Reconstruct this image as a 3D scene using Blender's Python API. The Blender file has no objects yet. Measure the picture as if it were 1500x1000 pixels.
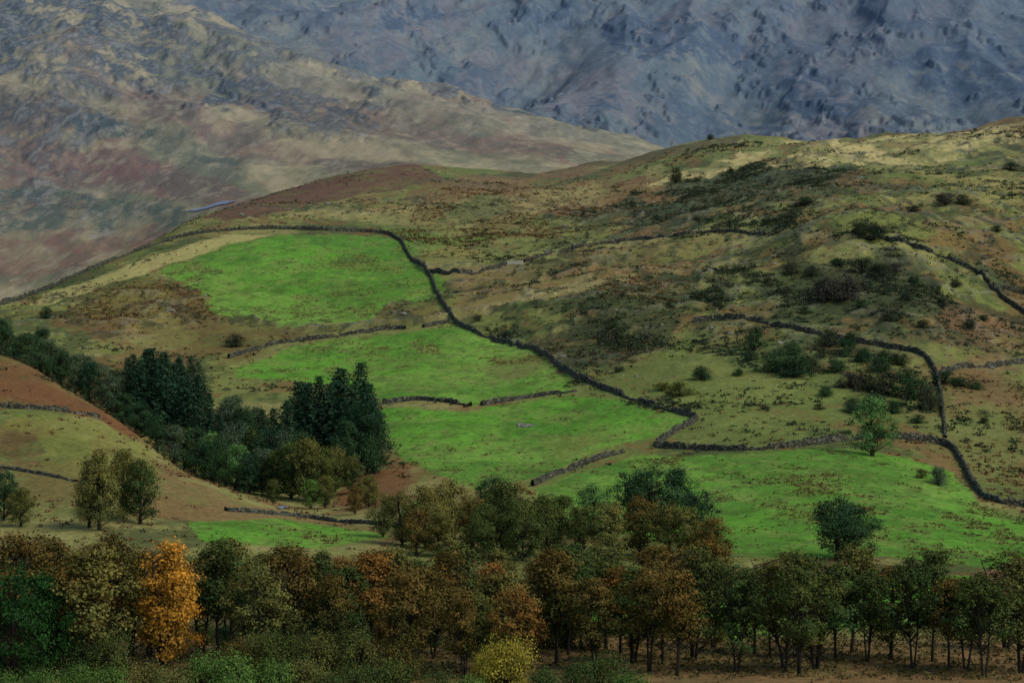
import bpy, math, numpy as np, time
T0=time.time()
sc=bpy.context.scene
sc.view_settings.view_transform='Standard'
try: sc.view_settings.look='None'
except Exception: pass
sc.view_settings.exposure=0
F=4253.0; HZ=450.0
G=1.40   # albedo gain
def lin(c,g=None):
    g=G if g is None else g
    c=np.array(c,dtype=np.float64)/255
    l=np.where(c<=0.04045,c/12.92,((c+0.055)/1.055)**2.4)
    return (l*g).astype(np.float32)
# ---------------------------------------------------------------- noise
_tabs={}
def vn(x,y,seed):
    if seed not in _tabs:
        _tabs[seed]=np.random.default_rng(seed).random((256,256)).astype(np.float32)
    T=_tabs[seed]
    x0=np.floor(x); y0=np.floor(y)
    fx=(x-x0).astype(np.float32); fy=(y-y0).astype(np.float32)
    xi=x0.astype(np.int64)&255; yi=y0.astype(np.int64)&255
    xj=(xi+1)&255; yj=(yi+1)&255
    fx=fx*fx*(3-2*fx); fy=fy*fy*(3-2*fy)
    return (T[yi,xi]*(1-fx)+T[yi,xj]*fx)*(1-fy)+(T[yj,xi]*(1-fx)+T[yj,xj]*fx)*fy
def fbm(x,y,scale,octv,seed,gain=0.5):
    s=0;a=1;t=0
    for i in range(octv):
        c,sn=math.cos(i*1.1+seed),math.sin(i*1.1+seed)
        xx=(x*c-y*sn)/scale; yy=(x*sn+y*c)/scale
        s=s+a*vn(xx,yy,seed*13+i); t+=a; a*=gain; scale*=0.5
    return s/t
def ss(a,b,x):
    t=np.clip((x-a)/(b-a),0,1); return t*t*(3-2*t)
# ---------------------------------------------------------------- terrain profiles (bearing column, [distance, sight level])
near=[(5,-2),(60,-20),(150,-36),(230,-37.6)]
FARM=[(3300,238),(3600,190),(4000,125),(4500,40),(5000,-60),(5600,-200),(6200,-230)]
cols={
0:[(300,975),(370,895),(420,800),(450,755),(480,690),(520,610),(560,545),(590,510),(620,530),(650,545),(700,535),(800,495),(900,455),(950,440),(1000,448),(1100,470),(1300,480),(1500,440),(1700,400),(2000,300),(2300,190),(2600,80),(3000,-40),(3500,-120),(4200,-160),(5000,-200),(6200,-250)],
150:[(300,975),(370,890),(420,795),(450,745),(480,690),(520,630),(560,590),(590,600),(650,602),(700,570),(800,510),(900,440),(950,405),(1000,382),(1050,384),(1100,405),(1300,415),(1500,395),(1700,370),(2000,290),(2300,190),(2600,90),(3000,-20),(3500,-80),(4200,-100),(5000,-150),(6200,-250)],
300:[(300,975),(370,890),(420,805),(450,760),(480,715),(510,698),(560,705),(600,690),(650,640),(700,590),(800,510),(900,430),(950,385),(1000,350),(1030,336),(1100,320),(1150,312),(1250,330),(1500,330),(1700,310),(2000,262),(2300,180),(2600,95),(2800,45),(3000,18),(3300,50),(3700,60),(4200,10),(4500,-40),(5000,-120),(6200,-250)],
450:[(300,975),(370,890),(420,808),(450,780),(480,765),(520,750),(560,725),(600,690),(650,640),(700,590),(750,545),(800,505),(850,470),(900,430),(950,385),(1000,345),(1050,328),(1100,308),(1200,278),(1250,268),(1400,295),(1500,295),(1700,280),(2000,242),(2300,180),(2600,115),(2800,86),(3000,96),(3300,110),(3700,100),(4000,60),(4500,-20),(5000,-100),(6200,-250)],
600:[(300,975),(370,890),(420,820),(450,788),(480,765),(520,735),(560,700),(600,665),(650,615),(700,568),(750,530),(800,490),(850,455),(900,420),(950,385),(1000,355),(1050,335),(1100,312),(1200,268),(1250,247),(1290,240),(1400,262),(1500,265),(1700,258),(2000,225),(2300,175),(2600,130),(2750,122),(3000,140),(3300,150),(3700,120),(4000,80),(4500,10),(5000,-80),(6200,-250)],
750:[(300,975),(370,885),(420,825),(450,797),(480,770),(520,735),(560,700),(600,660),(650,610),(700,565),(750,525),(800,485),(850,450),(900,415),(950,390),(1000,365),(1050,340),(1100,320),(1200,280),(1250,262),(1300,250),(1400,265),(1500,268),(1700,255),(2000,222),(2300,185),(2600,165),(2750,165),(3000,185),(3300,190),(3700,150),(4000,110),(4500,30),(5000,-60),(6200,-250)],
900:[(300,975),(370,880),(420,825),(450,798),(480,768),(520,730),(560,690),(600,650),(650,600),(700,550),(750,505),(800,465),(850,430),(900,405),(950,382),(1000,358),(1050,335),(1100,310),(1200,262),(1250,240),(1300,226),(1400,242),(1500,262),(1700,255),(2000,235),(2300,205),(2500,198),(3000,225)]+FARM,
1050:[(300,975),(370,880),(420,822),(450,795),(480,763),(520,720),(560,680),(600,645),(650,595),(700,540),(750,490),(800,450),(850,415),(900,390),(950,365),(1000,342),(1050,320),(1100,295),(1200,235),(1250,205),(1285,196),(1400,218),(1700,265),(2300,245),(3000,245)]+FARM,
1200:[(300,975),(370,880),(420,825),(450,792),(480,757),(520,712),(560,672),(600,640),(650,585),(700,530),(750,480),(800,430),(850,390),(900,360),(950,335),(1000,312),(1050,288),(1100,265),(1200,228),(1250,213),(1300,207),(1400,225),(1700,265),(2300,245),(3000,240)]+FARM,
1350:[(300,975),(370,882),(420,830),(450,800),(480,765),(520,725),(560,690),(600,650),(650,595),(700,540),(750,480),(800,430),(850,385),(900,350),(950,322),(1000,295),(1050,270),(1100,250),(1200,220),(1250,205),(1300,196),(1400,215),(1700,250),(2300,240),(3000,230)]+FARM,
1500:[(300,975),(370,885),(420,835),(450,807),(480,780),(520,750),(560,715),(600,670),(650,610),(700,550),(750,495),(800,450),(850,410),(900,370),(950,335),(1000,300),(1050,270),(1100,245),(1200,205),(1250,188),(1300,177),(1400,190),(1700,240),(2300,230),(3000,225)]+FARM}
cols[-150]=cols[0]; cols[-300]=cols[0]; cols[1650]=cols[1500]; cols[1800]=cols[1500]
DU=np.arange(0,6200,5.0)
nodes=sorted(cols); tab=[]
for n in nodes:
    d=[a for a,_ in near]; z=[b for _,b in near]
    for D,p in cols[n]:
        d.append(D); z.append((HZ-p)/F*D)
    prof=np.interp(DU,d,z)
    def gs(a,s):
        k=np.arange(-int(3*s/5),int(3*s/5)+1)*5.0; w=np.exp(-.5*(k/s)**2); w/=w.sum()
        return np.convolve(np.pad(a,len(k)//2,mode='edge'),w,'valid')
    a=gs(prof,14); b=gs(prof,60); w=ss(1400,1900,DU)
    tab.append(a*(1-w)+b*w)
tab=np.array(tab)
PXC=np.concatenate([np.arange(-900,-160,25),np.arange(-160,1660,2.4),np.arange(1660,2400,25)])
DR=np.concatenate([np.arange(5,290,9),np.arange(290,1400,1.4),np.arange(1400,3250,4.2),np.arange(3250,5100,6),np.arange(5100,6190,40)])
nR,nC=len(DR),len(PXC)
pc=np.clip(PXC,nodes[0],nodes[-1]-1e-3); u=(pc-nodes[0])/150.0; i=np.clip(np.floor(u).astype(int),0,len(nodes)-2); f=u-i
im=np.clip(i-1,0,99); ip=i+1; ipp=np.clip(i+2,0,len(nodes)-1)
ri=DR/5.0; r0=np.clip(np.floor(ri).astype(int),0,len(DU)-2); rf=ri-r0
TB=tab[:,r0]*(1-rf)+tab[:,r0+1]*rf
p0,p1,p2,p3=TB[im],TB[i],TB[ip],TB[ipp]; ff=f[:,None]
Z=(0.5*((2*p1)+(-p0+p2)*ff+(2*p0-5*p1+4*p2-p3)*ff**2+(-p0+3*p1-3*p2+p3)*ff**3)).T.astype(np.float32)
PX,DD=np.meshgrid(PXC.astype(np.float32),DR.astype(np.float32))
X=(PX-750)/F*DD; Y=DD
def bump(px,D,sx,sd,h):
    return h*np.exp(-.5*((PX-px)/sx)**2-.5*((DD-D)/sd)**2)
Z+=bump(930,850,140,38,6)+bump(1230,905,80,38,5)+bump(690,1130,60,40,3)+bump(1340,760,60,40,3)+bump(1130,1010,90,35,5)+bump(420,700,70,35,2)+bump(1060,690,90,30,2)+bump(1450,950,60,40,3)
# ---------------------------------------------------------------- surveying helpers : sight line -> ground
def survey(px,py,Zg,dmin=288,dmax=1400):
    c=int(np.argmin(np.abs(PXC-px)))
    m=(DR>=dmin)&(DR<=dmax)
    pr=HZ-F*Zg[m,c]/DR[m]; k=pr<=py
    if not k.any(): return px,float(DR[m][np.argmin(pr)])
    j=int(np.argmax(k)); dd=DR[m]
    if j==0: return px,float(dd[0])
    t=(pr[j-1]-py)/(pr[j-1]-pr[j]+1e-9)
    return px,float(dd[j-1]+t*(dd[j]-dd[j-1]))
def inpoly(px,d,poly):
    ins=np.zeros(px.shape,bool); n=len(poly)
    for k in range(n):
        x1,y1=poly[k]; x2,y2=poly[(k+1)%n]
        if y1==y2: continue
        c=((y1>d)!=(y2>d))&(px<(x2-x1)*(d-y1)/(y2-y1)+x1)
        ins^=c
    return ins
wA=(fbm(X,Y,26,3,21)-.5); wB=(fbm(X,Y,26,3,22)-.5); wC=(vn(X/2.2,Y/5,991)-.5)
wA=np.where(DD>1400,fbm(X,Y*.6,90,5,23,.6)-.5,wA); wB=np.where(DD>1400,(fbm(X,Y*.6,90,5,24,.6)-.5)*4,wB)
def mask(poly,Zg,soft=1.0,dmax=1400,dmin=288):
    pl=[]
    n=len(poly)
    for k in range(n):
        a=poly[k]; b=poly[(k+1)%n]; m=max(1,int(math.hypot(a[0]-b[0],a[1]-b[1])/25))
        for q in range(m):
            t=q/m; pl.append(survey(a[0]+(b[0]-a[0])*t,a[1]+(b[1]-a[1])*t,Zg,dmin,dmax))
    pl=np.array(pl); out=np.zeros(Z.shape,np.float32)
    mg=40 if dmin<1400 else 120
    a,b=pl[:,0].min()-40,pl[:,0].max()+40; c,d=pl[:,1].min()-mg,pl[:,1].max()+mg
    ci=np.where((PXC>=a)&(PXC<=b))[0]; rj=np.where((DR>=max(c,dmin-5))&(DR<=d))[0]
    if len(ci)==0 or len(rj)==0: return out
    s=(slice(rj[0],rj[-1]+1),slice(ci[0],ci[-1]+1))
    acc=0
    for k,(m1,m2) in enumerate([(1,.3),(.75,1.2),(1.25,-1.2),(.9,2.5)]):
        acc=acc+inpoly(PX[s]+wA[s]*70*m1*soft+wC[s]*14*m2*soft,DD[s]+wB[s]*45*m1*soft+wC[s]*12*m2*soft,pl)
    out[s]=acc/4.0
    return out
FIELDS=[
 ([(300,368),(420,345),(545,343),(580,350),(600,380),(628,405),(640,432),(600,442),(560,450),(540,470),(480,475),(430,485),(370,470),(320,455),(290,420),(235,398)],.9),
 ([(345,535),(430,510),(520,495),(600,487),(660,474),(700,492),(740,502),(790,518),(815,540),(845,570),(760,580),(700,592),(620,580),(560,585),(500,562),(345,552)],.5),
 ([(565,597),(690,600),(845,577),(900,582),(985,608),(1015,617),(975,638),(930,648),(860,668),(800,692),(765,705),(700,715),(640,700),(590,670),(560,630)],.5),
 ([(785,717),(850,692),(930,668),(1080,666),(1240,655),(1330,668),(1400,690),(1440,738),(1520,760),(1520,832),(1420,828),(1300,812),(1100,815),(1000,800),(820,760)],.4),
 ([(700,862),(1080,850),(1420,842),(1470,870),(1520,872),(1520,900),(1080,932),(700,925)],.2),
 ([(270,762),(400,757),(570,787),(480,800),(300,795)],.3)]
fm=np.zeros_like(Z)
for p,s in FIELDS: fm=np.maximum(fm,mask(p,Z,s))
# ---------------------------------------------------------------- relief
loc=ss(380,620,DD)*(1-ss(1350,1500,DD)); rough=(0.4+0.75*ss(650,800,DD)*ss(600,760,PX)+0.2*ss(1000,1200,DD))*(1-.55*fm)
n80=fbm(X,Y,85,3,3)-.5; n30=fbm(X,Y,30,3,4)-.5; n9=fbm(X,Y,9,4,5,.6)-.5
Z+=loc*rough*(n80*8+n30*4.2+n9*1.6)
Z+=ss(240,300,DD)*(1-ss(500,700,DD))*(fbm(X,Y,12,3,6)-.5)*.5
rid=1-np.abs(2*fbm(X,Y,26,4,7,.55)-1); cragm=ss(.5,.68,fbm(X,Y,120,2,8)+.12*ss(700,1000,PX)-.02)*loc*(1-fm)*ss(640,800,DD)
Z+=cragm*ss(.88,.98,rid)*1.0
mt=ss(1430,1750,DD)*(1-ss(3000,3300,DD)); fr=ss(3100,3500,DD)
Wc=Z+.08*Y      # contour coordinate of the steep fells, so that patterns run with the slope
S1=X*.86-Wc*.5; S2=X*.5+Wc*.86
up=ss(1800,2400,DD)
wx=(fbm(X,Wc,90,3,37)-.5)*40
gul=1-np.abs(2*fbm(S1*.4+wx,S2*1.1,75,4,31,.45)-1)
cr1=ss(.50,.62,fbm(S1*.6+wx,S2,48,6,34,.64)+.13*ss(1850,2500,DD)-.06-.15*ss(430,640,PX))*mt
gul2=1-np.abs(2*fbm(S1*1.1+wx,S2*.45,190,4,32,.42)-1)
cr2=ss(.52,.60,fbm(S1*.8+wx,S2*.9,70,6,36,.68))*fr
Z+=mt*((gul-.75)*(5+20*up)+(fbm(X,Wc,32,4,33,.5)-.5)*(4+7*up))+cr1*up*4
Z+=fr*((gul2-.75)*80+(fbm(X,Wc,80,5,35,.5)-.5)*28)+cr2*7
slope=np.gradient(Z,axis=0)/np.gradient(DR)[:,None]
print('relief',time.time()-T0)
# ---------------------------------------------------------------- colours
C=np.zeros(Z.shape+(3,),np.float32)
def mix(m,c,g=None):
    global C
    C=C*(1-m[...,None])+lin(c,g)*m[...,None]
Yh=Y*.6
f1=fbm(X,Yh,60,5,41,.6); f2=fbm(X,Yh,20,6,42,.7); f3=fbm(X,Yh,6,4,43,.75); f4=fbm(X,Yh,130,4,44,.55)
C[:]=lin((96,100,54))
mix(ss(.45,.6,f1),(84,92,48))
mix(ss(.50,.62,f2)*.7,(118,112,68))
mix(ss(.48,.58,f4)*.7,(102,82,54))
mix(ss(.51,.60,fbm(X,Yh,30,6,45,.7))*.85,(62,70,42))
mix(ss(.52,.62,fbm(X,Yh,14,5,46,.7))*.65,(98,74,48))
DKM=np.zeros_like(Z)
def reg(poly,col,a=.9,soft=1.0,dmin=288,dmax=1400,tex=None,dk=0):
    global DKM
    m=mask(poly,Z,soft,dmax,dmin)*a
    if tex is not None: m=m*tex
    if dk: DKM=np.maximum(DKM,m)
    mix(m,col); return m
hl=ss(.38,.6,f2)
lh=ss(.35,.55,f1)
bk=ss(.34,.48,fbm(X,Yh,24,6,47,.7))
reg([(840,560),(960,560),(1010,480),(1150,500),(1240,560),(1240,640),(1020,655),(1020,612)],(88,100,50),.7,.8,tex=.4+.6*hl)
reg([(1240,560),(1500,540),(1500,740),(1440,720),(1390,650)],(86,94,50),.65,.8,tex=.4+.6*lh)
reg([(600,300),(760,320),(900,330),(900,350),(760,380),(640,390),(600,350)],(106,108,58),.7,tex=.4+.6*hl)
reg([(560,335),(720,345),(600,378)],(84,108,48),.6)
reg([(640,400),(900,360),(1100,350),(1000,380),(850,420),(700,465),(660,460)],(106,90,58),.75,tex=.4+.6*lh)
STR=(158,146,94)
reg([(30,445),(120,415),(230,372),(330,345),(400,345),(300,368),(230,395),(130,425),(60,450)],(142,134,82),.8,.6)
reg([(380,318),(560,300),(700,290),(800,275),(900,262),(880,290),(700,330),(560,330)],(130,120,74),.7,tex=.3+.7*hl)
reg([(980,250),(1080,225),(1160,235),(1160,200),(1250,205),(1400,193),(1510,176),(1510,215),(1360,235),(1250,240),(1080,250),(940,275)],STR,.85,tex=.3+.7*ss(.4,.55,f2))
reg([(1280,240),(1510,230),(1510,300),(1300,300)],(128,122,70),.6,tex=hl)
reg([(660,470),(720,445),(850,405),(960,392),(900,412),(760,445)],(130,122,80),.6)
DK=(50,60,38)
reg([(700,475),(830,432),(960,405),(1080,395),(1200,400),(1250,470),(1180,472),(1010,470),(960,530),(850,540),(780,508)],DK,.85,1.3,tex=bk,dk=1)
reg([(890,292),(980,270),(1100,240),(1250,245),(1220,290),(1150,335),(1000,340),(920,340)],(58,66,44),.85,1.3,tex=bk,dk=1)
reg([(1130,370),(1290,360),(1400,430),(1460,510),(1300,500),(1190,450)],(52,58,40),.85,1.3,tex=bk,dk=1)
reg([(830,245),(1000,212),(1120,195),(1050,215),(930,240)],(78,72,48),.85)
reg([(630,300),(740,285),(760,300),(700,325),(650,330)],(78,84,48),.8,tex=bk)
reg([(700,255),(790,250),(780,265),(680,262)],(58,66,40),.8,.5)
reg([(1000,480),(1180,490),(1300,520),(1370,600),(1240,590),(1100,540)],(64,76,44),.65,tex=.3+.7*hl,dk=1)
reg([(-60,480),(0,508),(80,530),(160,570),(200,620),(190,645),(140,612),(60,598),(-60,590)],(92,64,42),.9,.6,tex=.5+.5*hl)
reg([(295,318),(420,278),(560,238),(610,236),(650,262),(580,280),(450,302),(330,325)],(84,60,48),.9,.5,tex=.6+.4*hl)
reg([(90,440),(220,402),(330,440),(430,490),(330,525),(200,490),(110,470)],(94,88,48),.8,tex=.3+.7*hl)
reg([(250,400),(330,440),(440,492),(560,470),(560,482),(440,500),(330,525),(240,450)],(82,68,44),.7,tex=.3+.7*hl)
reg([(560,455),(620,445),(650,462),(600,478),(545,478)],(90,84,48),.8,.7)
reg([(150,635),(230,690),(380,742),(610,790),(560,800),(330,765),(180,745),(120,700)],(100,80,52),.8,.6,tex=.4+.6*hl)
reg([(0,625),(60,632),(60,660),(0,668)],(74,62,40),.9,.9,tex=.5+.5*hl)
reg([(0,668),(150,690),(240,712),(180,740),(0,740)],(88,86,48),.6,.8,tex=.4+.6*hl)
reg([(0,606),(140,615),(220,655),(240,700),(150,700),(60,685),(60,640),(0,625)],(98,100,50),.7,.7)
reg([(500,702),(590,700),(610,735),(540,745),(480,735)],(98,70,46),.9)
reg([(560,620),(610,628),(590,665),(565,660)],(90,82,46),.8)
reg([(1420,832),(1520,836),(1520,868),(1460,866)],(108,76,58),.9,.5)
reg([(-100,850),(700,845),(700,940),(-100,960)],(60,58,34),.8,.8)
reg([(-100,935),(700,925),(1600,925),(1600,1100),(-100,1100)],(102,80,52),.85,.6,dmin=150,tex=.5+.5*hl)
reg([(640,262),(760,255),(900,240),(830,262),(700,280)],(104,84,58),.6)
reg([(1160,270),(1300,300),(1400,350),(1300,330),(1150,300)],(100,80,54),.6,tex=hl)
reg([(1380,300),(1510,320),(1510,360),(1430,350)],(98,80,56),.6,tex=hl)
reg([(1180,500),(1240,560),(1370,600),(1500,580),(1510,480),(1400,440),(1300,500)],(98,74,52),.6,1.2,tex=hl)
GR=(78,121,41)
fm2=np.zeros_like(Z)
for p,s in FIELDS:
    fm2=np.maximum(fm2,mask(p,Z,s*.8))
brk=ss(.54,.66,fbm(X,Yh,13,6,51,.72))*ss(.42,.54,fbm(X,Y,70,3,52))
gm=fm2*(1-.8*brk)
mix(gm*.95,GR)
mix(gm*ss(.42,.62,fbm(X,Yh,45,5,53,.65))*.8,(95,124,53))
mix(gm*ss(.46,.60,fbm(X,Yh,26,5,54,.65))*.75,(66,101,39))
mix(gm*ss(.48,.62,f3)*.55,(98,109,55))
mix(gm*ss(.50,.64,fbm(X,Yh,3.5,3,55,.8))*.5,(58,80,36))
reg([(780,640),(860,625),(900,650),(850,672),(790,668)],(94,98,50),.75,1.2,tex=.4+.6*hl)
reg([(690,535),(800,525),(815,550),(700,565)],(94,92,54),.75,1.4,tex=hl)
reg([(500,545),(600,520),(700,545),(600,560)],(84,98,48),.5,1.5,tex=hl)
mix(cragm*ss(.93,.99,rid)*.35,(104,102,88))
mix(cragm*ss(.52,.64,f3)*.7,(48,54,38))
# --- hill on the left, beyond the ridge
keep=C.copy()
C[:]=lin((114,106,72))
g1=fbm(S1*.5+wx,S2,70,6,61,.6); g2=fbm(S1*.4+wx,S2,42,6,62,.62); g3=fbm(X,Wc,9,5,63,.75); g4=fbm(S1*.6,S2,22,6,66,.68)
mix(ss(.44,.58,g1)*.9,(96,96,66))
mix(ss(.46,.58,g2)*(1-.4*up)*.85,(108,80,60))
mix(ss(.47,.60,fbm(S1*.35+wx,S2,40,6,64,.62))*.8,(144,132,94))
tx=.35+.65*ss(.38,.52,g4)
L_=dict(dmin=1420,dmax=3100)
reg([(-60,205),(180,205),(330,270),(420,300),(300,300),(120,270),(-60,250)],(104,72,56),.75,1,tex=tx,**L_)
reg([(200,120),(330,170),(520,235),(640,240),(500,250),(330,215),(200,165)],(104,76,60),.65,1,tex=tx,**L_)
reg([(-60,345),(120,350),(260,330),(240,360),(60,400),(-60,410)],(108,78,56),.7,1,tex=tx,**L_)
reg([(60,180),(140,168),(230,190),(240,208),(110,202)],(48,60,48),.9,.8,tex=tx,**L_)
reg([(-60,270),(60,268),(160,290),(270,305),(290,325),(180,335),(60,330),(-60,345)],(54,68,50),.85,1,tex=tx,**L_)
reg([(290,225),(360,228),(350,240),(300,240)],(54,64,48),.8,.6,**L_)
reg([(720,160),(800,162),(790,172),(730,172)],(56,64,54),.8,.5,**L_)
reg([(-60,208),(100,200),(230,218),(120,222),(-60,222)],(150,138,94),.7,.8,tex=tx,**L_)
reg([(260,40),(400,80),(640,140),(850,192),(960,215),(850,215),(640,185),(480,150),(330,110)],(134,124,94),.6,1,tex=tx,**L_)
mix(ss(.48,.60,g4)*.5,(76,78,58))
mix(ss(.52,.64,g3)*.5,(134,124,94))
ck=mask([(100,-40),(180,0),(330,100),(480,190),(560,200),(420,180),(250,140),(100,110),(-60,100),(-60,-40)],Z,1,3100,1420)
mix(np.maximum(cr1*(.2+.5*up),ck*ss(.40,.52,g4)*.9)*ss(.36,.5,g3),(48,54,54))
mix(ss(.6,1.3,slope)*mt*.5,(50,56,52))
mix(ss(.56,.66,g3)*np.maximum(cr1,ck)*.5,(116,114,104))
a=ss(1390,1440,DD)[...,None]; C=keep*(1-a)+C*a
keep=C.copy()
C[:]=lin((92,96,82))
h1=fbm(S1+wx,S2*.6,190,5,71,.58); h2=fbm(S1*.5+wx,S2,90,6,72,.66); h3=fbm(X,Wc,24,5,73,.75); h4=fbm(X,Wc,10,3,75,.8)
mix(ss(.45,.58,h1)*.9,(74,84,74))
mix(ss(.47,.59,h2)*.85,(114,110,84))
mix(ss(.47,.60,fbm(S1*.9+wx,S2*.45,70,6,74,.62))*.6,(100,84,74))
mix(ss(.46,.58,h3)*.6,(60,70,66))
mix(ss(.54,.66,h4)*.4,(112,110,90))
F_=dict(dmin=3120,dmax=5300)
ckf=np.zeros_like(Z)
for pl_ in ([(870,45),(960,20),(1090,50),(1110,110),(1000,100),(900,75)],[(1090,120),(1190,95),(1260,150),(1250,190),(1150,175)],[(1310,90),(1400,50),(1520,60),(1520,150),(1400,150)],[(740,10),(860,0),(850,30),(760,40)],[(560,10),(660,20),(640,50),(560,40)],[(850,140),(900,135),(910,155),(860,158)]):
    ckf=np.maximum(ckf,mask(pl_,Z,1,5300,3120))
mix(np.maximum(cr2*.6,ckf)*ss(.34,.48,h3)*.92,(34,43,48))
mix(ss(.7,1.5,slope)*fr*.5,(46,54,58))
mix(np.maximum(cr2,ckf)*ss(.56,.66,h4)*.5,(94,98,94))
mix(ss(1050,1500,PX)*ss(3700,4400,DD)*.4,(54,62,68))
w=ss(3080,3200,DD)[...,None]; C=keep*(1-w)+C*w
haze_tint=(1-np.exp(-np.maximum(DD-900,0)/4400))
C=C*(1-haze_tint[...,None])+lin((78,95,114))*haze_tint[...,None]  # aerial haze painted into the ground colour, bluer with distance
grain=0.82+.36*fbm(X,Y*.6,2.6,3,81,.85)
grain=np.where(DD>1400,0.78+.44*fbm(X,Wc,5,3,82,.85),grain)
C*=grain[...,None]
C=np.clip(C,0.002,.9)
print('colour',time.time()-T0)
# ---------------------------------------------------------------- mesh helpers
def mesh_np(name,V,Q,mi=None,attrs=None,smooth=False):
    V=np.ascontiguousarray(V,dtype=np.float32); Q=np.ascontiguousarray(Q,dtype=np.int32)
    me=bpy.data.meshes.new(name); k=Q.shape[1]
    me.vertices.add(len(V)); me.vertices.foreach_set('co',V.ravel())
    me.loops.add(Q.size); me.loops.foreach_set('vertex_index',Q.ravel())
    me.polygons.add(len(Q)); me.polygons.foreach_set('loop_start',np.arange(0,Q.size,k,dtype=np.int32))
    if mi is not None: me.polygons.foreach_set('material_index',np.asarray(mi,dtype=np.int32))
    me.polygons.foreach_set('use_smooth',np.full(len(Q),smooth,dtype=bool))
    for an,(tp,data) in (attrs or {}).items():
        at=me.attributes.new(an,tp,'POINT')
        at.data.foreach_set('value' if tp=='FLOAT' else 'color',np.ascontiguousarray(data,dtype=np.float32).ravel())
    me.update(calc_edges=True)
    return me
def obj(name,me,loc=(0,0,0)):
    o=bpy.data.objects.new(name,me); o.location=loc; sc.collection.objects.link(o); return o
def newmat(name):
    m=bpy.data.materials.new(name); m.use_nodes=True; nt=m.node_tree; nt.nodes.clear()
    out=nt.nodes.new('ShaderNodeOutputMaterial'); return m,nt,out
def N(nt,t,**k):
    n=nt.nodes.new(t)
    for a,b in k.items(): setattr(n,a,b)
    return n
gm_,nt,out=newmat('hill_ground')
at=N(nt,'ShaderNodeAttribute',attribute_name='ground_col')
tc=N(nt,'ShaderNodeTexCoord')
n1=N(nt,'ShaderNodeTexNoise'); n1.inputs['Scale'].default_value=.9; n1.inputs['Detail'].default_value=4; n1.inputs['Roughness'].default_value=.75
nt.links.new(tc.outputs['Object'],n1.inputs['Vector'])
mr=N(nt,'ShaderNodeMapRange'); mr.inputs[1].default_value=.3; mr.inputs[2].default_value=.7; mr.inputs[3].default_value=.65; mr.inputs[4].default_value=1.35
nt.links.new(n1.outputs['Fac'],mr.inputs[0])
mu=N(nt,'ShaderNodeVectorMath',operation='SCALE'); nt.links.new(at.outputs['Color'],mu.inputs[0]); nt.links.new(mr.outputs[0],mu.inputs['Scale'])
bs=N(nt,'ShaderNodeBsdfDiffuse')
nt.links.new(mu.outputs[0],bs.inputs['Color'])
bp=N(nt,'ShaderNodeBump'); bp.inputs['Strength'].default_value=.6; bp.inputs['Distance'].default_value=.5
nt.links.new(n1.outputs['Fac'],bp.inputs['Height']); nt.links.new(bp.outputs[0],bs.inputs['Normal']); nt.links.new(bs.outputs[0],out.inputs[0])
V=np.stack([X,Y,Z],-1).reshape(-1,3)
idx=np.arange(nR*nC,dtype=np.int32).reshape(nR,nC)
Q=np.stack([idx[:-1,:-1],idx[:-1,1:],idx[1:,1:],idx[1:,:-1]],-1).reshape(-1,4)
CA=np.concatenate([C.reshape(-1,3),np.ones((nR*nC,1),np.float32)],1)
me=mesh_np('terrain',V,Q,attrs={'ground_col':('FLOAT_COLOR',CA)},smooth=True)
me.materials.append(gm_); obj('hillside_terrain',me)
print('terrain',nR*nC,time.time()-T0)
def hz_at(px,D):
    px=np.asarray(px,float); D=np.asarray(D,float)
    ci=np.clip(np.searchsorted(PXC,px)-1,0,nC-2); ri=np.clip(np.searchsorted(DR,D)-1,0,nR-2)
    fx=(px-PXC[ci])/(PXC[ci+1]-PXC[ci]); fy=(D-DR[ri])/(DR[ri+1]-DR[ri])
    return (Z[ri,ci]*(1-fx)+Z[ri,ci+1]*fx)*(1-fy)+(Z[ri+1,ci]*(1-fx)+Z[ri+1,ci+1]*fx)*fy
def ground(px,D): return np.array([(px-750)/F*D,D,float(hz_at(px,D))])
# ---------------------------------------------------------------- walls
wm,nt,out=newmat('dry_stone')
tc=N(nt,'ShaderNodeTexCoord'); vo=N(nt,'ShaderNodeTexVoronoi'); vo.inputs['Scale'].default_value=2.6
nt.links.new(tc.outputs['Object'],vo.inputs['Vector'])
cr=N(nt,'ShaderNodeValToRGB'); e=cr.color_ramp.elements
e[0].color=(*lin((30,31,25)),1); e[1].color=(*lin((84,84,70)),1); e[1].position=.9
x_=e.new(.5); x_.color=(*lin((44,45,36)),1)
nt.links.new(vo.outputs['Color'],cr.inputs[0])
bs=N(nt,'ShaderNodeBsdfPrincipled'); bs.inputs['Roughness'].default_value=.95; bs.inputs['Specular IOR Level'].default_value=.15
nt.links.new(cr.outputs[0],bs.inputs['Base Color'])
bp=N(nt,'ShaderNodeBump'); bp.inputs['Distance'].default_value=.2; nt.links.new(vo.outputs['Distance'],bp.inputs['Height']); nt.links.new(bp.outputs[0],bs.inputs['Normal'])
nt.links.new(bs.outputs[0],out.inputs[0])
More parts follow.
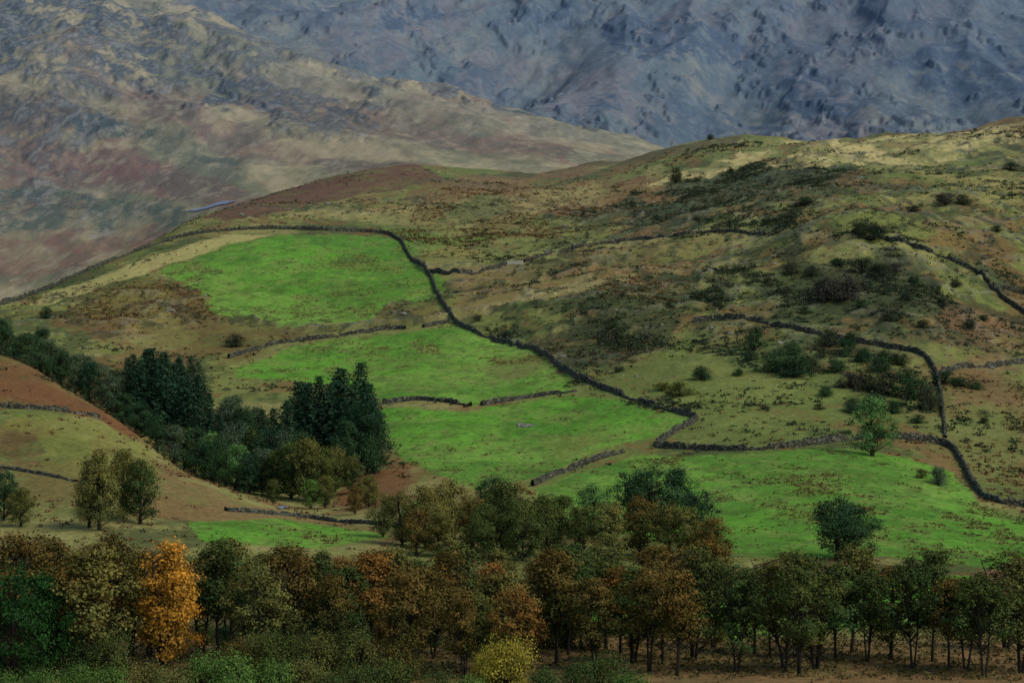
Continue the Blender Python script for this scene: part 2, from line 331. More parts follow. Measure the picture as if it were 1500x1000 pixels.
def track(pts,dmin,dmax,step):
    P=np.array(pts,float); n=len(P); Pd=[]
    for k in range(n-1):
        a=P[max(k-1,0)];b=P[k];c=P[k+1];d=P[min(k+2,n-1)]
        m=max(2,int(np.hypot(*(c-b))/7))
        for q in range(m):
            t=q/m; Pd.append(.5*((2*b)+(c-a)*t+(2*a-5*b+4*c-d)*t*t+(-a+3*b-3*c+d)*t**3))
    Pd.append(P[-1])
    S=np.array([survey(p[0],p[1],Z,dmin,dmax) for p in Pd])
    d=S[:,1].copy()
    for _ in range(2): d[1:-1]=(d[:-2]+2*d[1:-1]+d[2:])/4
    W=np.stack([(S[:,0]-750)/F*d,d],1)
    L=np.concatenate([[0],np.cumsum(np.hypot(*np.diff(W,axis=0).T))]); s=np.arange(0,L[-1],step)
    x=np.interp(s,L,W[:,0]); y=np.interp(s,L,W[:,1])
    t=np.stack([np.gradient(x),np.gradient(y)],1); t/=np.linalg.norm(t,axis=1)[:,None]+1e-9; nn=np.stack([-t[:,1],t[:,0]],1)
    return s,x,y,nn
def wall(pts,h=1.25,dmin=288,dmax=1400):
    s,x,y,nn=track(pts,dmin,dmax,.6)
    rng=np.random.default_rng(int(abs(pts[0][0]*7+pts[0][1])))
    z=hz_at(x/y*F+750,y); m=len(s)
    hh=h*(1+.12*rng.standard_normal(m)+.35*(vn(s/7,s*0,77)-.5)); hh*=1-.6*(vn(s/12,s*0+3,78)>.9)
    sec=[(-.42,-.6),(-.36,.5),(-.26,.97),(.02,1.06),(.26,.96),(.36,.5),(.42,-.6)]
    V=[]
    for o,k in sec:
        off=o+.06*rng.standard_normal(m); zz=z+hh*k*(1 if k>0 else .8)+(.07*rng.standard_normal(m))
        V.append(np.stack([x+nn[:,0]*off,y+nn[:,1]*off,zz],1))
    V=np.stack(V,1); K=len(sec); ix=np.arange(m*K).reshape(m,K)
    Q=np.stack([ix[:-1,:-1],ix[1:,:-1],ix[1:,1:],ix[:-1,1:]],-1).reshape(-1,4)
    me=mesh_np('wall',V.reshape(-1,3),Q); me.materials.append(wm); obj('dry_stone_wall',me)
WALLS=[[(665,471),(690,485),(730,500),(780,512),(805,525),(830,545),(880,568),(940,590),(1000,607),(1020,615),(985,635),(960,655)],
[(960,656),(1080,660),(1180,653),(1240,645),(1320,643),(1390,655),(1410,680),(1440,728),(1500,743),(1560,752)],
[(628,400),(680,402),(715,396),(742,388)],[(768,384),(830,367),(900,355),(1000,345),(1060,340),(1120,345)],
[(780,712),(830,690),(880,672),(915,662)],[(335,525),(400,505),(480,495),(560,483),(595,482)],[(620,480),(660,471)],
[(560,592),(620,586),(690,595)],[(705,594),(760,585),(845,573)],
[(1015,472),(1080,467),(1150,480),(1220,495),(1300,510),(1350,520),(1370,545),(1380,590),(1385,642)],
[(1370,555),(1400,540),(1450,538),(1500,532),(1560,528)],
[(1280,347),(1340,362),(1400,385),(1440,405),(1460,430),(1500,458),(1550,480)],[(1455,420),(1500,430),(1550,436)]]
for k,w_ in enumerate(WALLS): wall(w_,1.0 if k in(3,4,5,6,7,8) else 1.25)
wall([(-80,476),(0,447),(60,428),(130,397),(200,369),(270,347),(340,338),(420,336),(500,339),(545,341),(580,347),(592,362),(600,378),(628,400),(640,430),(655,455),(665,470)],dmax=1060)
wall([(-60,594),(0,597),(60,600),(110,605),(145,612)],.9)
wall([(-40,680),(60,694),(112,706)],.45)
wall([(330,748),(420,755),(500,765),(570,770),(640,782)],.6)
wall([(1060,905),(1200,902),(1350,905),(1560,903)],1.1)
sm,nt,out=newmat('stream_water'); bs=N(nt,'ShaderNodeBsdfPrincipled'); bs.inputs['Roughness'].default_value=.5
nn_=N(nt,'ShaderNodeTexNoise'); nn_.inputs['Scale'].default_value=.8; cr=N(nt,'ShaderNodeValToRGB'); cr.color_ramp.elements[0].color=(.07,.09,.11,1); cr.color_ramp.elements[1].color=(.24,.27,.31,1); cr.color_ramp.elements[0].position=.4; cr.color_ramp.elements[1].position=.65
tc=N(nt,'ShaderNodeTexCoord'); nt.links.new(tc.outputs['Object'],nn_.inputs['Vector']); nt.links.new(nn_.outputs['Fac'],cr.inputs[0]); nt.links.new(cr.outputs[0],bs.inputs['Base Color']); nt.links.new(bs.outputs[0],out.inputs[0])
def stream(pts,wd,dmin,dmax,lift):
    s,x,y,nn=track(pts,dmin,dmax,1.5); m=len(s); V=[]
    for o in (-1,-.33,.33,1):
        off=o*wd*.5*(.5+.9*vn(s/6,s*0+o,79)); xx=x+nn[:,0]*off; yy=y+nn[:,1]*off
        V.append(np.stack([xx,yy,hz_at(xx/yy*F+750,yy)+lift],1))
    V=np.stack(V,1); ix=np.arange(m*4).reshape(m,4); Q=np.stack([ix[:-1,:-1],ix[1:,:-1],ix[1:,1:],ix[:-1,1:]],-1).reshape(-1,4)
    me=mesh_np('stream',V.reshape(-1,3),Q); me.materials.append(sm); obj('stream',me)
stream([(280,309),(300,305),(320,301),(342,297)],16,1500,2300,.6)
stream([(408,746),(414,744),(420,743)],1.2,450,620,.2)
print('walls',time.time()-T0)
# ---------------------------------------------------------------- vegetation materials
def leafmat(name,c,c2,g=1.0,tr=0):
    m,nt,out=newmat(name); g=g*1.1
    a=N(nt,'ShaderNodeAttribute',attribute_name='tone'); oi=N(nt,'ShaderNodeObjectInfo')
    mx=N(nt,'ShaderNodeMix',data_type='RGBA'); mx.inputs[6].default_value=(*lin(c,g),1); mx.inputs[7].default_value=(*lin(c2,g),1)
    a2=N(nt,'ShaderNodeAttribute',attribute_name='hue'); ad=N(nt,'ShaderNodeMath',operation='MULTIPLY_ADD')
    nt.links.new(oi.outputs['Random'],ad.inputs[0]); ad.inputs[1].default_value=.7; nt.links.new(a2.outputs['Fac'],ad.inputs[2])
    sb=N(nt,'ShaderNodeMath',operation='SUBTRACT',use_clamp=True); nt.links.new(ad.outputs[0],sb.inputs[0]); sb.inputs[1].default_value=.35
    nt.links.new(sb.outputs[0],mx.inputs[0])
    sc_=N(nt,'ShaderNodeVectorMath',operation='SCALE'); nt.links.new(mx.outputs[2],sc_.inputs[0]); nt.links.new(a.outputs['Fac'],sc_.inputs['Scale'])
    d=N(nt,'ShaderNodeBsdfDiffuse'); nt.links.new(sc_.outputs[0],d.inputs['Color'])
    if tr>0:
        t=N(nt,'ShaderNodeBsdfTranslucent'); ms=N(nt,'ShaderNodeMixShader'); ms.inputs[0].default_value=tr
        nt.links.new(sc_.outputs[0],t.inputs['Color']); nt.links.new(d.outputs[0],ms.inputs[1]); nt.links.new(t.outputs[0],ms.inputs[2]); nt.links.new(ms.outputs[0],out.inputs[0])
    else: nt.links.new(d.outputs[0],out.inputs[0])
    return m
LM={'rust':leafmat('rust_leaves',(118,84,40),(76,74,36),1.0),'brown':leafmat('autumn_brown_leaves',(102,82,40),(58,66,34),1.0),'olive':leafmat('olive_leaves',(90,88,44),(58,72,36),1.1),'mid':leafmat('turning_leaves',(98,92,46),(74,82,44),1.15),
'oak':leafmat('oak_leaves',(72,80,38),(46,66,36),1.1),'dark':leafmat('dark_leaves',(36,58,38),(52,72,44),1.1),
'gold':leafmat('golden_leaves',(178,126,46),(110,96,42),1.1,.2),'yellow':leafmat('yellow_leaves',(146,136,50),(112,106,44),1.1,.2),
'spruce':leafmat('spruce_needles',(36,60,44),(50,74,50),1.1),'larch':leafmat('grey_green_leaves',(72,86,62),(58,76,54),1.1),
'bright':leafmat('willow_leaves',(78,102,46),(64,88,40),1.15),'green':leafmat('ash_leaves',(76,106,56),(62,92,48),1.25),'juniper':leafmat('juniper_leaves',(44,58,40),(60,64,46),1.0),'fern':leafmat('bracken_leaves',(94,68,46),(82,76,46),1.0),'rush':leafmat('rush_leaves',(90,84,46),(76,68,42),1.0),'purple':leafmat('thorn_leaves',(66,62,58),(56,58,48),1.0),'deep':leafmat('holly_leaves',(32,60,28),(40,66,30),1.05)}
bm_,nt,out=newmat('bark')
bs=N(nt,'ShaderNodeBsdfDiffuse')
tc=N(nt,'ShaderNodeTexCoord'); n1=N(nt,'ShaderNodeTexNoise'); n1.inputs['Scale'].default_value=3; nt.links.new(tc.outputs['Object'],n1.inputs['Vector'])
cr=N(nt,'ShaderNodeValToRGB'); cr.color_ramp.elements[0].color=(.012,.011,.009,1); cr.color_ramp.elements[1].color=(.045,.038,.03,1); nt.links.new(n1.outputs['Fac'],cr.inputs[0]); nt.links.new(cr.outputs[0],bs.inputs['Color']); nt.links.new(bs.outputs[0],out.inputs[0])
# ---------------------------------------------------------------- tree builder
class B:
    def __init__(s): s.V=[];s.Q=[];s.M=[];s.T=[];s.H=[];s.n=0
    def add(s,V,Q,mi,t,h):
        s.V.append(V);s.Q.append(Q+s.n);s.n+=len(V);s.M.append(np.full(len(Q),mi));s.T.append(t);s.H.append(h)
    def tube(s,P,R,k=5):
        P=np.array(P,float); n=len(P); an=np.arange(k)*2*math.pi/k
        d=np.gradient(P,axis=0); d/=np.linalg.norm(d,axis=1)[:,None]+1e-9
        ref=np.where(np.abs(d[:,2:3])>.9,np.array([[1,0,0]]),np.array([[0,0,1]])); a=np.cross(d,ref); a/=np.linalg.norm(a,axis=1)[:,None]; b=np.cross(d,a)
        V=P[:,None]+np.array(R)[:,None,None]*(np.cos(an)[None,:,None]*a[:,None]+np.sin(an)[None,:,None]*b[:,None])
        ix=np.arange(n*k).reshape(n,k); jx=np.roll(ix,-1,1)
        Q=np.stack([ix[:-1],jx[:-1],jx[1:],ix[1:]],-1).reshape(-1,4)
        s.add(V.reshape(-1,3),Q,0,np.ones(n*k),np.zeros(n*k))
    def leaves(s,P,size,tone,hue,rng,nrm=None):
        n=len(P); r=rng.standard_normal((n,3)); r/=np.linalg.norm(r,axis=1)[:,None]
        nr=r if nrm is None else r*.75+nrm
        nr=nr/(np.linalg.norm(nr,axis=1)[:,None]+1e-9)
        q=rng.standard_normal((n,3)); a=np.cross(nr,q); a/=np.linalg.norm(a,axis=1)[:,None]+1e-9; b=np.cross(nr,a)
        sz=size*(.6+.8*rng.random(n))[:,None]; a=a*sz; b=b*sz*.75
        V=np.stack([P-a*.5-b*.2,P-a*.05-b*.5,P+a*.5+b*.15,P+b*.5],1).reshape(-1,3)
        s.add(V,np.arange(4*n).reshape(n,4),1,np.repeat(tone,4),np.repeat(hue,4))
    def mesh(s,name):
        me=mesh_np(name,np.concatenate(s.V),np.concatenate(s.Q),np.concatenate(s.M),{'tone':('FLOAT',np.concatenate(s.T)),'hue':('FLOAT',np.concatenate(s.H))})
        me.materials.append(bm_); me.materials.append(LM['oak']); return me
def unit(v): return v/(np.linalg.norm(v,axis=-1,keepdims=True)+1e-9)
def broadleaf(name,seed,R=.3,cb=.2,ncl=60,nl=90,leaf=.022,stems=1,env='oval',sig=.055,trunk=.018):
    rng=np.random.default_rng(seed); b=B(); st=[]
    for k in range(stems):
        ang=rng.random()*6.28; lean=(.02 if stems==1 else .13)*(.6+rng.random()*.6)
        top=np.array([math.cos(ang)*lean,math.sin(ang)*lean,.86+.06*rng.random()]); b0=np.array([math.cos(ang),math.sin(ang),0])*(.012 if stems>1 else 0)
        t=np.linspace(0,1,9)[:,None]; wob=np.cumsum(rng.standard_normal((9,3))*[.010,.010,0],0)
        P=b0+(top-b0)*t+wob*t; P[0,2]=-.05; r=trunk*(1.15 if stems==1 else .75)*(1-.88*t[:,0])+.0012; r[0]*=1.4
        b.tube(P,r,6); st.append(P)
    for c in range(ncl):
        t=rng.random()**.85
        if env=='oval': e=math.sin(math.pi*min(1,.12+.84*t))**.55*(1.05-.2*t)
        elif env=='dome': e=math.sqrt(max(0.02,1-(max(0,t-.25)/.78)**2))*(.82+.18*min(1,t/.25))
        else: e=(1-t)**.6*.9+.15
        z=cb+(1-cb)*t*.95; a=rng.random()*6.28
        lob=1+.28*math.sin(a*2+seed)+.22*math.sin(a*3+seed*2+t*7)
        rr=R*e*lob*math.sqrt(.12+.88*rng.random())*.9
        P=st[rng.integers(len(st))]; zt=max(.04,z-rr*.75-.04); j=np.interp(zt,P[:,2],np.arange(len(P))); j0=int(j); base=P[j0]+(P[min(j0+1,8)]-P[j0])*(j-j0)
        cen=np.array([math.cos(a)*rr,math.sin(a)*rr,z])+ (st[0][-1]*[1,1,0])*.3
        mid=(base+cen)/2+np.array([0,0,-.02+.03*rng.random()])
        b.tube([base,mid,cen],[.0055,.0035,.001],4)
        s=sig*(.5+1.1*rng.random()); n=int(nl*(.5+rng.random())*(s/sig))
        L=rng.standard_normal((n,3))*[s,s,s*.6]; L=L*np.minimum(1,2.1*s/(np.linalg.norm(L,axis=1)[:,None]+1e-9)); 
        tone=(.55+.8*rng.random())*(.85+.3*rng.random(n)); hue=np.clip(.65-.5*t+.6*(rng.random()-.35)+.12*rng.standard_normal(n),0,1)
        cent=np.array([0,0,.5]); b.leaves(cen+L,leaf,tone,hue,rng,unit(L)*.7+unit(cen-cent)*.5+[0,0,.35])
    return b.mesh(name)
def conifer(name,seed,R=.17,n_l=32,leaf=.022):
    rng=np.random.default_rng(seed); b=B()
    P=np.array([[0,0,-.05],[.003,0,.3],[0,.004,.65],[0,0,.98]]); b.tube(P,[.016,.012,.007,.001],6)
    for k in range(n_l):
        t=k/n_l; z=.06+.92*t; n=int(9-4*t); ph=rng.random()*6
        for q in range(n):
            a=ph+q*6.283/n+rng.standard_normal()*.25; L=R*((1-t)**.72)*(.6+.6*rng.random())+.014
            if rng.random()<.1: L*=1.25
            u=np.array([math.cos(a),math.sin(a),0]); tip=u*L+[0,0,z-.22*L*(1-t)-.005+.02*t]; b0=np.array([0,0,z])
            if L>.04: b.tube([b0,(b0+tip)/2+[0,0,.004],tip],[.003,.002,.0006],3)
            m=int(8+L*140); s=rng.random(m)**.7; pp=b0+(tip-b0)*s[:,None]+rng.standard_normal((m,3))*[.013,.013,.009]*(1.2-.4*s)[:,None]; pp[:,2]-=.025*rng.random(m)*(1-t)
            b.leaves(pp,leaf,(.55+.6*rng.random())*(.85+.3*rng.random(m)),np.clip(.5+.3*rng.standard_normal(m),0,1),rng,np.tile(u*.5+[0,0,.5],(m,1)))
    return b.mesh(name)
def bush(name,seed,R=.55,ncl=45,nl=80,leaf=.05):
    rng=np.random.default_rng(seed); b=B()
    for c in range(ncl):
        a=rng.random()*6.28; t=rng.random(); lob=1+.3*math.sin(a*2+seed)+.2*math.sin(3*a+seed)
        z=.08+.8*t; rr=R*lob*math.sqrt(max(.03,1-(t*.92)**2))*math.sqrt(.15+.85*rng.random()); cen=np.array([math.cos(a)*rr,math.sin(a)*rr,z])
        b.tube([[cen[0]*.1,cen[1]*.1,-.1],cen*[.45,.45,.55],cen],[.02,.012,.003],4)
        s=.12*(.5+rng.random()); n=int(nl*(.5+rng.random())); L=rng.standard_normal((n,3))*[s,s,s*.75]
        b.leaves(cen+L,leaf,(.6+.7*rng.random())*(.85+.3*rng.random(n)),np.clip(rng.random()+.2*rng.standard_normal(n),0,1),rng,unit(L)*.6+unit(cen)*.4+[0,0,.35])
    return b.mesh(name)
PR={}
PR['alder']=[broadleaf('alder%d'%k,100+k,R=.23+.03*(k%3),cb=(.28,.34,.20,.38)[k%4],ncl=76,nl=75,leaf=.021,stems=1+k%3,env='oval',sig=.038,trunk=.013) for k in range(10)]
PR['birch']=[broadleaf('birch%d'%k,130+k,R=.25,cb=.10,ncl=80,nl=80,leaf=.022,stems=2,env='cone' if k else 'oval',sig=.042,trunk=.013) for k in range(2)]
PR['oak']=[broadleaf('oak%d'%k,150+k,R=.42+.05*(k%2),cb=.12,ncl=95,nl=75,leaf=.027,stems=1+k%2,env='dome',sig=.052,trunk=.03) for k in range(6)]
PR['spruce']=[conifer('spruce%d'%k,170+k,R=.20+.03*k) for k in range(3)]
PR['bush']=[bush('bush%d'%k,190+k) for k in range(4)]
PR['willow']=[bush('willow%d'%k,200+k,R=.6,ncl=70,nl=90,leaf=.04) for k in range(3)]
print('protos',time.time()-T0)
rs=np.random.default_rng(5)
def put(kind,name,px,D,h,col,wf=1.0,var=None):
    me=PR[kind][rs.integers(len(PR[kind])) if var is None else var]
    g=ground(px,D); o=obj(name,me,g); s=h; o.scale=(s*wf,s*wf,s); o.rotation_euler=(0,0,rs.random()*6.28)
    o.material_slots[1].link='OBJECT'; o.material_slots[1].material=LM[col]; return o
def putpy(kind,name,px,py,hpx,col,wf=1.0,dmin=288):
    _,D=survey(px,py,Z,dmin); return put(kind,name,px,D,hpx*D/F,col,wf)
# riverside alder row
x=-20
while x<1500:
    D=303+rs.uniform(-13,15); top=rs.uniform(9.4,13.0)+(.8 if x<300 else 0)
    if 600<x<720: top-=1.2
    pal=['rust','brown','brown','olive','oak','mid'] if x<1000 else ['brown','oak','oak','oak','olive']
    if not(226<x<270): put('alder','alder_tree',x,D,top,rs.choice(pal),rs.uniform(.8,1.25))
    x+=rs.uniform(15,30) if x<1000 else rs.uniform(20,36)
for x in (40,85,130,170,330,380,420,500,560,610,670,730,790,840,900,960,1030):
    put('alder','alder_tree',x,328+rs.uniform(-5,10),rs.uniform(9,11),rs.choice(['brown','olive','oak']),1.25)
for x in range(-10,1060,38):
    put('willow','willow_shrub',x+rs.uniform(-12,12),322+rs.uniform(-8,8),rs.uniform(2.0,4.2),rs.choice(['oak','dark','brown']),.8)
put('oak','holly_tree',22,286,12.0,'deep',.85); put('oak','holly_tree',70,291,10.5,'deep',.8)
put('birch','birch_tree',235,296,13.6,'gold',1.0,0); put('birch','birch_tree',265,302,10.5,'gold',.85,1)
for x,h in ((395,5.2),(430,4.8),(470,5),(520,5.2),(580,5),(350,4.5),(160,5),(120,4.5)): put('willow','willow_shrub',x,290,h,rs.choice(['olive','brown','oak']),.8)
put('willow','birch_shrub',742,276,6.0,'yellow',.72); put('willow','birch_shrub',715,280,4.5,'yellow',.6)
for x,D,h,c in ((10,268,4.0,'bright'),(60,266,4.3,'bright'),(110,270,4.4,'bright'),(160,268,4.2,'bright'),(210,270,4.4,'mid'),(250,267,4.2,'mid'),(300,270,5.2,'bright'),(345,268,5.4,'bright'),(395,270,5.0,'bright'),(440,272,4.6,'mid'),(485,268,3.8,'oak'),(530,270,4.2,'oak'),(575,272,4.6,'oak'),(640,272,3.4,'oak'),(690,270,3.2,'bright'),(800,270,3.8,'oak'),(850,272,4.6,'oak'),(890,274,4.6,'oak'),(925,270,3.6,'bright'),(1250,264,2.6,'bright'),(1300,262,2.6,'bright')):
    put('willow','willow_shrub',x,D,h,c,rs.uniform(.7,1.0))
MID=[(590,440,8.5,'mid',.8),(625,436,9.5,'mid',.9),(660,445,10,'mid',.9),(690,432,8.5,'brown',.8),
(560,452,7,'mid',.8),(735,436,11,'oak',.85),(725,450,10.5,'dark',.8),(765,425,9,'oak',.9),(800,430,9.5,'oak',.9),
(760,452,9.5,'brown',.8),(960,470,10.5,'dark',1.0),(925,470,9.5,'dark',.9),(990,474,9.5,'dark',.9),(868,465,8,'green',1.0),
(850,430,8,'olive',.9),(895,428,8.5,'mid',.9),(935,432,9.0,'brown',.9),(980,428,8,'mid',.9),(1020,434,9.5,'dark',.9),(1010,425,7.5,'olive',.9),(1045,420,6.5,'brown',.9),
(1228,425,9.4,'dark',1.15),(1252,428,8,'dark',1.0),(645,425,8,'mid',.9),(610,425,7,'brown',.9),(710,425,8.5,'oak',.9),(820,445,8,'oak',.9),
(145,430,12.0,'mid',.68),(130,432,9,'mid',.8),(205,438,10,'oak',.75),(180,442,10.5,'olive',.6),(5,442,8,'dark',.8),(30,436,6,'olive',.9)]
for px,D,h,c,w in MID: put('oak','oak_tree',px,D,h,c,w)
putpy('oak','ash_tree',1278,668,88,'green',.9)
for px,D,h in ((188,628,15),(205,622,17),(222,626,19),(240,620,20),(256,628,19),(272,618,18),(290,622,18),(306,612,16),(232,640,18),(214,650,17),(262,645,17),(322,612,13),(196,640,16),
 (420,596,18),(436,604,20),(452,598,20),(468,606,20),(484,598,20),(500,604,22),(514,596,20),(528,604,21),(445,612,19),(492,612,20),(400,604,16),(384,610,14),(540,600,18)):
    put('spruce','spruce_tree',px,D,h*rs.uniform(.86,1.0),'spruce',rs.uniform(1.1,1.4))
for px,D,h in ((262,690,12),(280,692,12),(245,700,11),(290,698,10)): put('spruce','larch_tree',px,D,h,'larch',1.5)
for px,D,h,c,w in ((330,580,11,'larch',.8),(350,590,13,'larch',.8),(370,585,12,'oak',.8),(395,580,13,'dark',.8),(415,575,12,'larch',.8),(345,560,9,'green',.8),(365,552,8,'dark',.9),(385,555,9,'larch',.9),(405,552,9,'oak',.9),(425,550,11,'oak',.9),(450,545,12,'olive',.8),(470,548,10,'oak',.9),(440,565,12,'dark',.9),(320,575,10,'dark',.8),(300,560,8,'dark',.9),(285,580,10,'dark',.8),
 (520,575,15,'dark',.6),(538,572,15.5,'dark',.6),(505,570,13,'dark',.6),(548,580,13,'dark',.6),(490,560,9,'olive',.9),(515,552,7,'olive',.9),(475,530,6,'olive',.9),(455,528,5.5,'bright',.9),(400,530,4.5,'olive',.9),(540,520,6,'olive',.8),(520,510,5,'brown',.8),
 (5,660,10,'dark',.9),(25,670,9,'larch',.9),(45,660,10,'dark',.9),(68,664,10,'larch',.9),(90,655,9,'dark',.9),(110,660,9,'larch',.9),(130,648,9,'dark',.9),(150,652,9.5,'larch',.9),(60,690,11,'dark',.7),(0,700,11,'dark',.8),(170,640,10,'dark',.8),(160,625,9,'larch',.8),(335,625,12,'larch',.9),(355,618,12,'dark',.9),(375,625,11,'larch',.8),(180,600,7,'dark',.9),(230,585,8,'dark',.9),(255,578,8,'larch',.9),(270,585,9,'oak',.9),(310,590,10,'green',.9),(345,640,11,'larch',.8),(205,590,8,'dark',.9),(120,680,9,'larch',.9),(85,690,8,'dark',.9)):
    put('oak','oak_tree',px,D,h,c,w)
for px,py,h,c,w in ((990,268,24,'juniper',.8),(1105,512,36,'dark',.9),(1030,556,22,'dark',1.2),(1215,508,28,'juniper',1.1),(1135,545,34,'dark',1.1),(1165,552,36,'dark',1.2),(1190,545,26,'juniper',1.2),(1210,442,40,'purple',1.0),(1235,440,38,'purple',1.1),(1275,352,28,'juniper',1.3),(1260,345,20,'juniper',1.3),(1265,402,26,'juniper',1.3),(1290,408,24,'juniper',1.5),(1385,300,20,'purple',1.5),(1410,300,16,'juniper',1.5),(1270,570,24,'juniper',1.5),(1300,578,36,'juniper',1.3),(1335,585,36,'dark',1.2),(1360,600,34,'juniper',1.0),(1245,568,24,'purple',1.3),(1250,605,24,'dark',1.2),(1265,530,22,'dark',1.3),(1240,520,24,'dark',1.2),(1300,530,20,'dark',1.3),(740,496,14,'juniper',1.1),(1385,562,20,'dark',1.3),(1410,566,14,'dark',1.6),(345,508,20,'juniper',1.2),(1375,710,28,'larch',.9),(1350,700,14,'olive',1.1),(995,580,22,'olive',1.4),(970,572,14,'olive',1.4),(1160,402,20,'juniper',1.1),(1160,520,20,'dark',1.2),(1330,560,22,'dark',1.4),(1040,205,9,'juniper',1.2),(1420,480,14,'juniper',1.3),(1180,300,12,'juniper',1.6),(68,466,18,'dark',.9),(1080,550,12,'dark',1.2),(700,470,9,'juniper',1.2),(905,545,10,'juniper',1.4),
 (1190,405,16,'juniper',1.3),(1310,400,16,'purple',1.4),(1330,440,14,'juniper',1.4),(1380,450,14,'juniper',1.4),(1290,545,24,'dark',1.4),(1320,535,20,'juniper',1.3),(1225,545,22,'dark',1.3),(1280,600,24,'juniper',1.3),(1310,605,20,'dark',1.3),(1100,528,16,'dark',1.3),(1430,570,12,'dark',1.6),(1200,600,10,'juniper',1.3),(1480,250,12,'juniper',1.6),(1120,330,10,'juniper',1.5),
 (1150,430,12,'juniper',1.4),(1180,460,12,'dark',1.3),(1260,450,14,'dark',1.4),(1350,480,14,'juniper',1.4),(1300,470,12,'juniper',1.5),(1230,390,14,'dark',1.5),(1340,415,12,'dark',1.5),(1400,420,12,'juniper',1.4),(1250,500,16,'dark',1.4),(1050,440,9,'juniper',1.4),(980,450,8,'juniper',1.5),(900,480,9,'dark',1.4),(1210,580,16,'dark',1.4),(1345,620,14,'dark',1.4),(1120,600,9,'juniper',1.4),(1440,620,10,'juniper',1.4),(1460,340,10,'juniper',1.5),(1340,310,9,'juniper',1.5),(1020,325,9,'juniper',1.5),(1440,470,10,'dark',1.5)):
    putpy('bush','juniper_bush' if c in('juniper','dark') else 'hawthorn_bush',px,py,h,c,w)
print('trees',time.time()-T0)
# ---------------------------------------------------------------- ground cover as single objects
V_=V.reshape(-1,3)
def scatter(name,wt,n,col,seed,h=(.3,.6),r=.4,m=8):
    rng=np.random.default_rng(seed); p=wt.ravel().astype(np.float64); p/=p.sum()
    ii=rng.choice(len(p),n,p=p); P=V_[ii]+rng.standard_normal((n,3))*[.3,.5,0]
    b=B(); hh=rng.uniform(h[0],h[1],n); sz=np.repeat(rng.uniform(.6,1.4,n),m)
    Pn=np.repeat(P,m,0); H=np.repeat(hh,m)
    off=rng.standard_normal((n*m,3))*[r,r,0]*sz[:,None]; off[:,2]=rng.random(n*m)*H*np.exp(-(off[:,0]**2+off[:,1]**2)/(4*r*r))
    tone=np.repeat(.6+.7*rng.random(n),m)*(.8+.4*rng.random(n*m)); hue=np.clip(np.repeat(rng.random(n),m),0,1)
    b.leaves(Pn+off,min(r*1.1,.5),tone,hue,rng); me=b.mesh(name); me.materials.clear(); me.materials.append(LM[col]); me.materials.append(LM[col])
    obj(name,me)
inv=((PX>-60)&(PX<1560)).astype(np.float32)
patch=ss(.5,.6,fbm(X,Y,28,4,91,.6)); near_=((DD>380)&(DD<1250)).astype(np.float32)*inv
clump=ss(.55,.66,fbm(X,Y,16,4,92,.65))
scatter('rush_tufts',fm2*(.06+brk*2+ss(.58,.66,f3)*patch*1.5)*near_,5500,'rush',11,(.2,.5),.25,6)
heath=(1-fm2)*near_*(DD>560)*(.03+.6*patch+DKM*.8)*(.3+ss(650,760,PX)*((DD>640)))
scatter('heather_clumps',heath*(.15+clump),12000,'juniper',12,(.3,.9),.45,10)
scatter('bracken_fronds',(1-fm2)*near_*(DD>420)*(.05+ss(.5,.6,f4))*(.2+patch),10000,'fern',13,(.2,.6),.4,8)
scatter('meadow_grass',((DD>282)&(DD<345))*inv*1.0,6000,'rush',14,(.2,.6),.25,8)
scatter('juniper_scrub',(1-fm2)*near_*(DD>600)*(DKM*DKM*.6+.04)*(.05+clump)*(PX>680),760,'juniper',15,(.8,2.3),.75,40)
rng=np.random.default_rng(9)
rm,nt,out=newmat('rock'); bs=N(nt,'ShaderNodeBsdfPrincipled'); bs.inputs['Roughness'].default_value=.9
tc=N(nt,'ShaderNodeTexCoord'); n1=N(nt,'ShaderNodeTexNoise'); n1.inputs['Scale'].default_value=1.5; n1.inputs['Detail'].default_value=5; nt.links.new(tc.outputs['Object'],n1.inputs['Vector'])
cr=N(nt,'ShaderNodeValToRGB'); cr.color_ramp.elements[0].color=(*lin((56,56,46)),1); cr.color_ramp.elements[0].position=.35; cr.color_ramp.elements[1].color=(*lin((112,110,96)),1); cr.color_ramp.elements[1].position=.65
nt.links.new(n1.outputs['Fac'],cr.inputs[0]); nt.links.new(cr.outputs[0],bs.inputs['Base Color']); nt.links.new(bs.outputs[0],out.inputs[0])
import bmesh
t=bmesh.new(); bmesh.ops.create_icosphere(t,subdivisions=2,radius=1); sv=np.array([v.co[:] for v in t.verts]); sf=np.array([[v.index for v in f.verts] for f in t.faces]); t.free()
def rocks(name,P,S):
    Vs=[];Fs=[];k=0
    for p,s in zip(P,S):
        w=sv.copy()
        for _ in range(5):
            d=rng.standard_normal(3); d/=np.linalg.norm(d); q=w@d; w-=np.maximum(q-rng.uniform(.45,.8),0)[:,None]*d
        w=w*s*rng.uniform(.6,1.3,3)*[1.2,1,.75]; Vs.append(w+p); Fs.append(sf+k); k+=len(sv)
    me=mesh_np(name,np.concatenate(Vs),np.concatenate(Fs)); me.materials.append(rm); return obj(name,me)
p=(cragm*near_*(DD>640)*ss(.8,.95,rid)+1e-6*near_).ravel().astype(np.float64); p/=p.sum(); ii=rng.choice(len(p),260,p=p)
rocks('crag_boulders',V_[ii],rng.uniform(.3,1.0,260))
_,D0=survey(770,624,Z); P=[ground(770+rng.uniform(-10,10),D0+rng.uniform(-2,2)) for _ in range(14)]; rocks('stone_pile',P,rng.uniform(.4,.9,14))
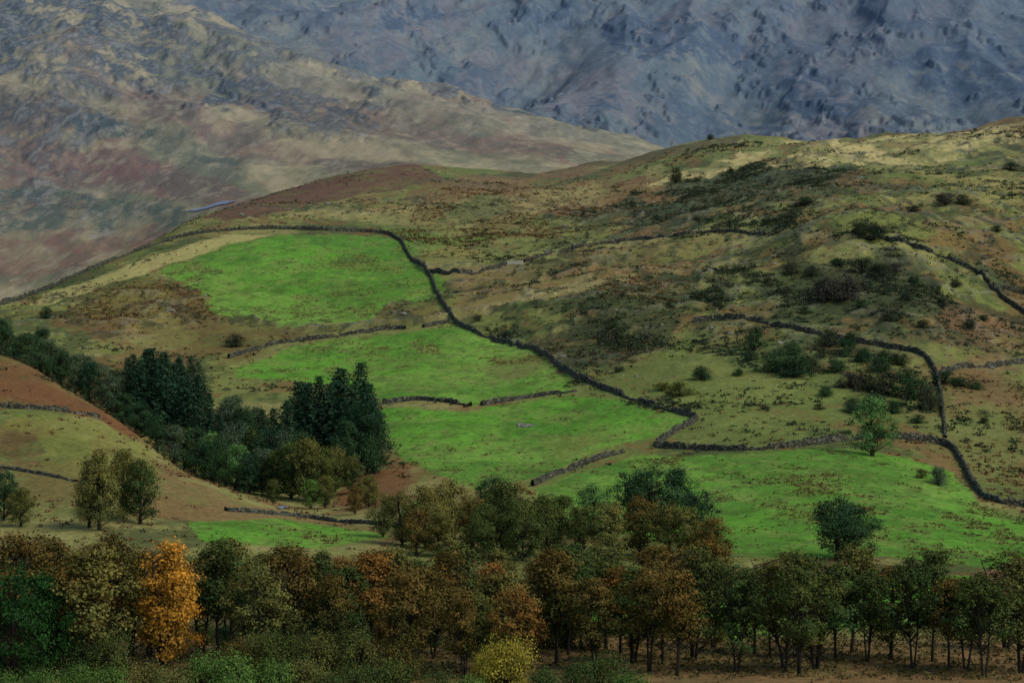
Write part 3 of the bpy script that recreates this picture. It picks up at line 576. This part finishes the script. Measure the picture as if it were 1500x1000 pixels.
gmt,nt,out=newmat('weathered_timber'); bs=N(nt,'ShaderNodeBsdfPrincipled'); nn_=N(nt,'ShaderNodeTexNoise'); cr=N(nt,'ShaderNodeValToRGB'); cr.color_ramp.elements[0].color=(.35,.34,.3,1); cr.color_ramp.elements[1].color=(.6,.58,.52,1); nt.links.new(nn_.outputs['Fac'],cr.inputs[0]); nt.links.new(cr.outputs[0],bs.inputs['Base Color']); nt.links.new(bs.outputs[0],out.inputs[0])
bmh=bmesh.new()
def box(x,y,z,sx,sy,sz):
    r=bmesh.ops.create_cube(bmh,size=1)
    for v in r['verts']: v.co=(v.co.x*sx+x,v.co.y*sy+y,v.co.z*sz+z)
for k in range(5): box(0,0,.3+.24*k,4.2,.06,.11)
for x_ in(-2.1,0,2.1): box(x_,.07,.7,.12,.06,1.3)
for x_ in(-2.4,2.4): box(x_,0,.6,.22,.22,1.9)
me=bpy.data.meshes.new('gate'); bmh.to_mesh(me); bmh.free(); me.materials.append(gmt)
_,Dg=survey(755,388,Z); o=obj('wooden_field_gate',me,ground(755,Dg))
# ---------------------------------------------------------------- light, sky, camera
w=bpy.data.worlds.new('World'); sc.world=w; w.use_nodes=True; nt=w.node_tree
sky=nt.nodes.new('ShaderNodeTexSky'); sky.sky_type='NISHITA'; sky.sun_disc=False
EL,AZ=math.radians(44),math.radians(122)
sky.sun_elevation=EL; sky.sun_rotation=AZ
bg=nt.nodes['Background']; bg.inputs['Strength'].default_value=.15; nt.links.new(sky.outputs[0],bg.inputs['Color'])
sl=bpy.data.lights.new('sun','SUN'); sl.energy=2.3; sl.angle=math.radians(22); sl.color=(1,.91,.78)
so=bpy.data.objects.new('sun',sl); sc.collection.objects.link(so)
from mathutils import Vector
dirv=Vector((math.sin(AZ)*math.cos(EL),math.cos(AZ)*math.cos(EL),math.sin(EL)))
so.rotation_euler=dirv.to_track_quat('Z','Y').to_euler(); so.location=(0,0,300)
cam=bpy.data.cameras.new('camera'); co=bpy.data.objects.new('camera',cam); sc.collection.objects.link(co); sc.camera=co
cam.sensor_width=36; cam.lens=36*F/1500; cam.clip_start=1; cam.clip_end=20000
co.location=(0,0,0); co.rotation_euler=(math.radians(90)-math.atan(50/F),0,0)
print('done',time.time()-T0)
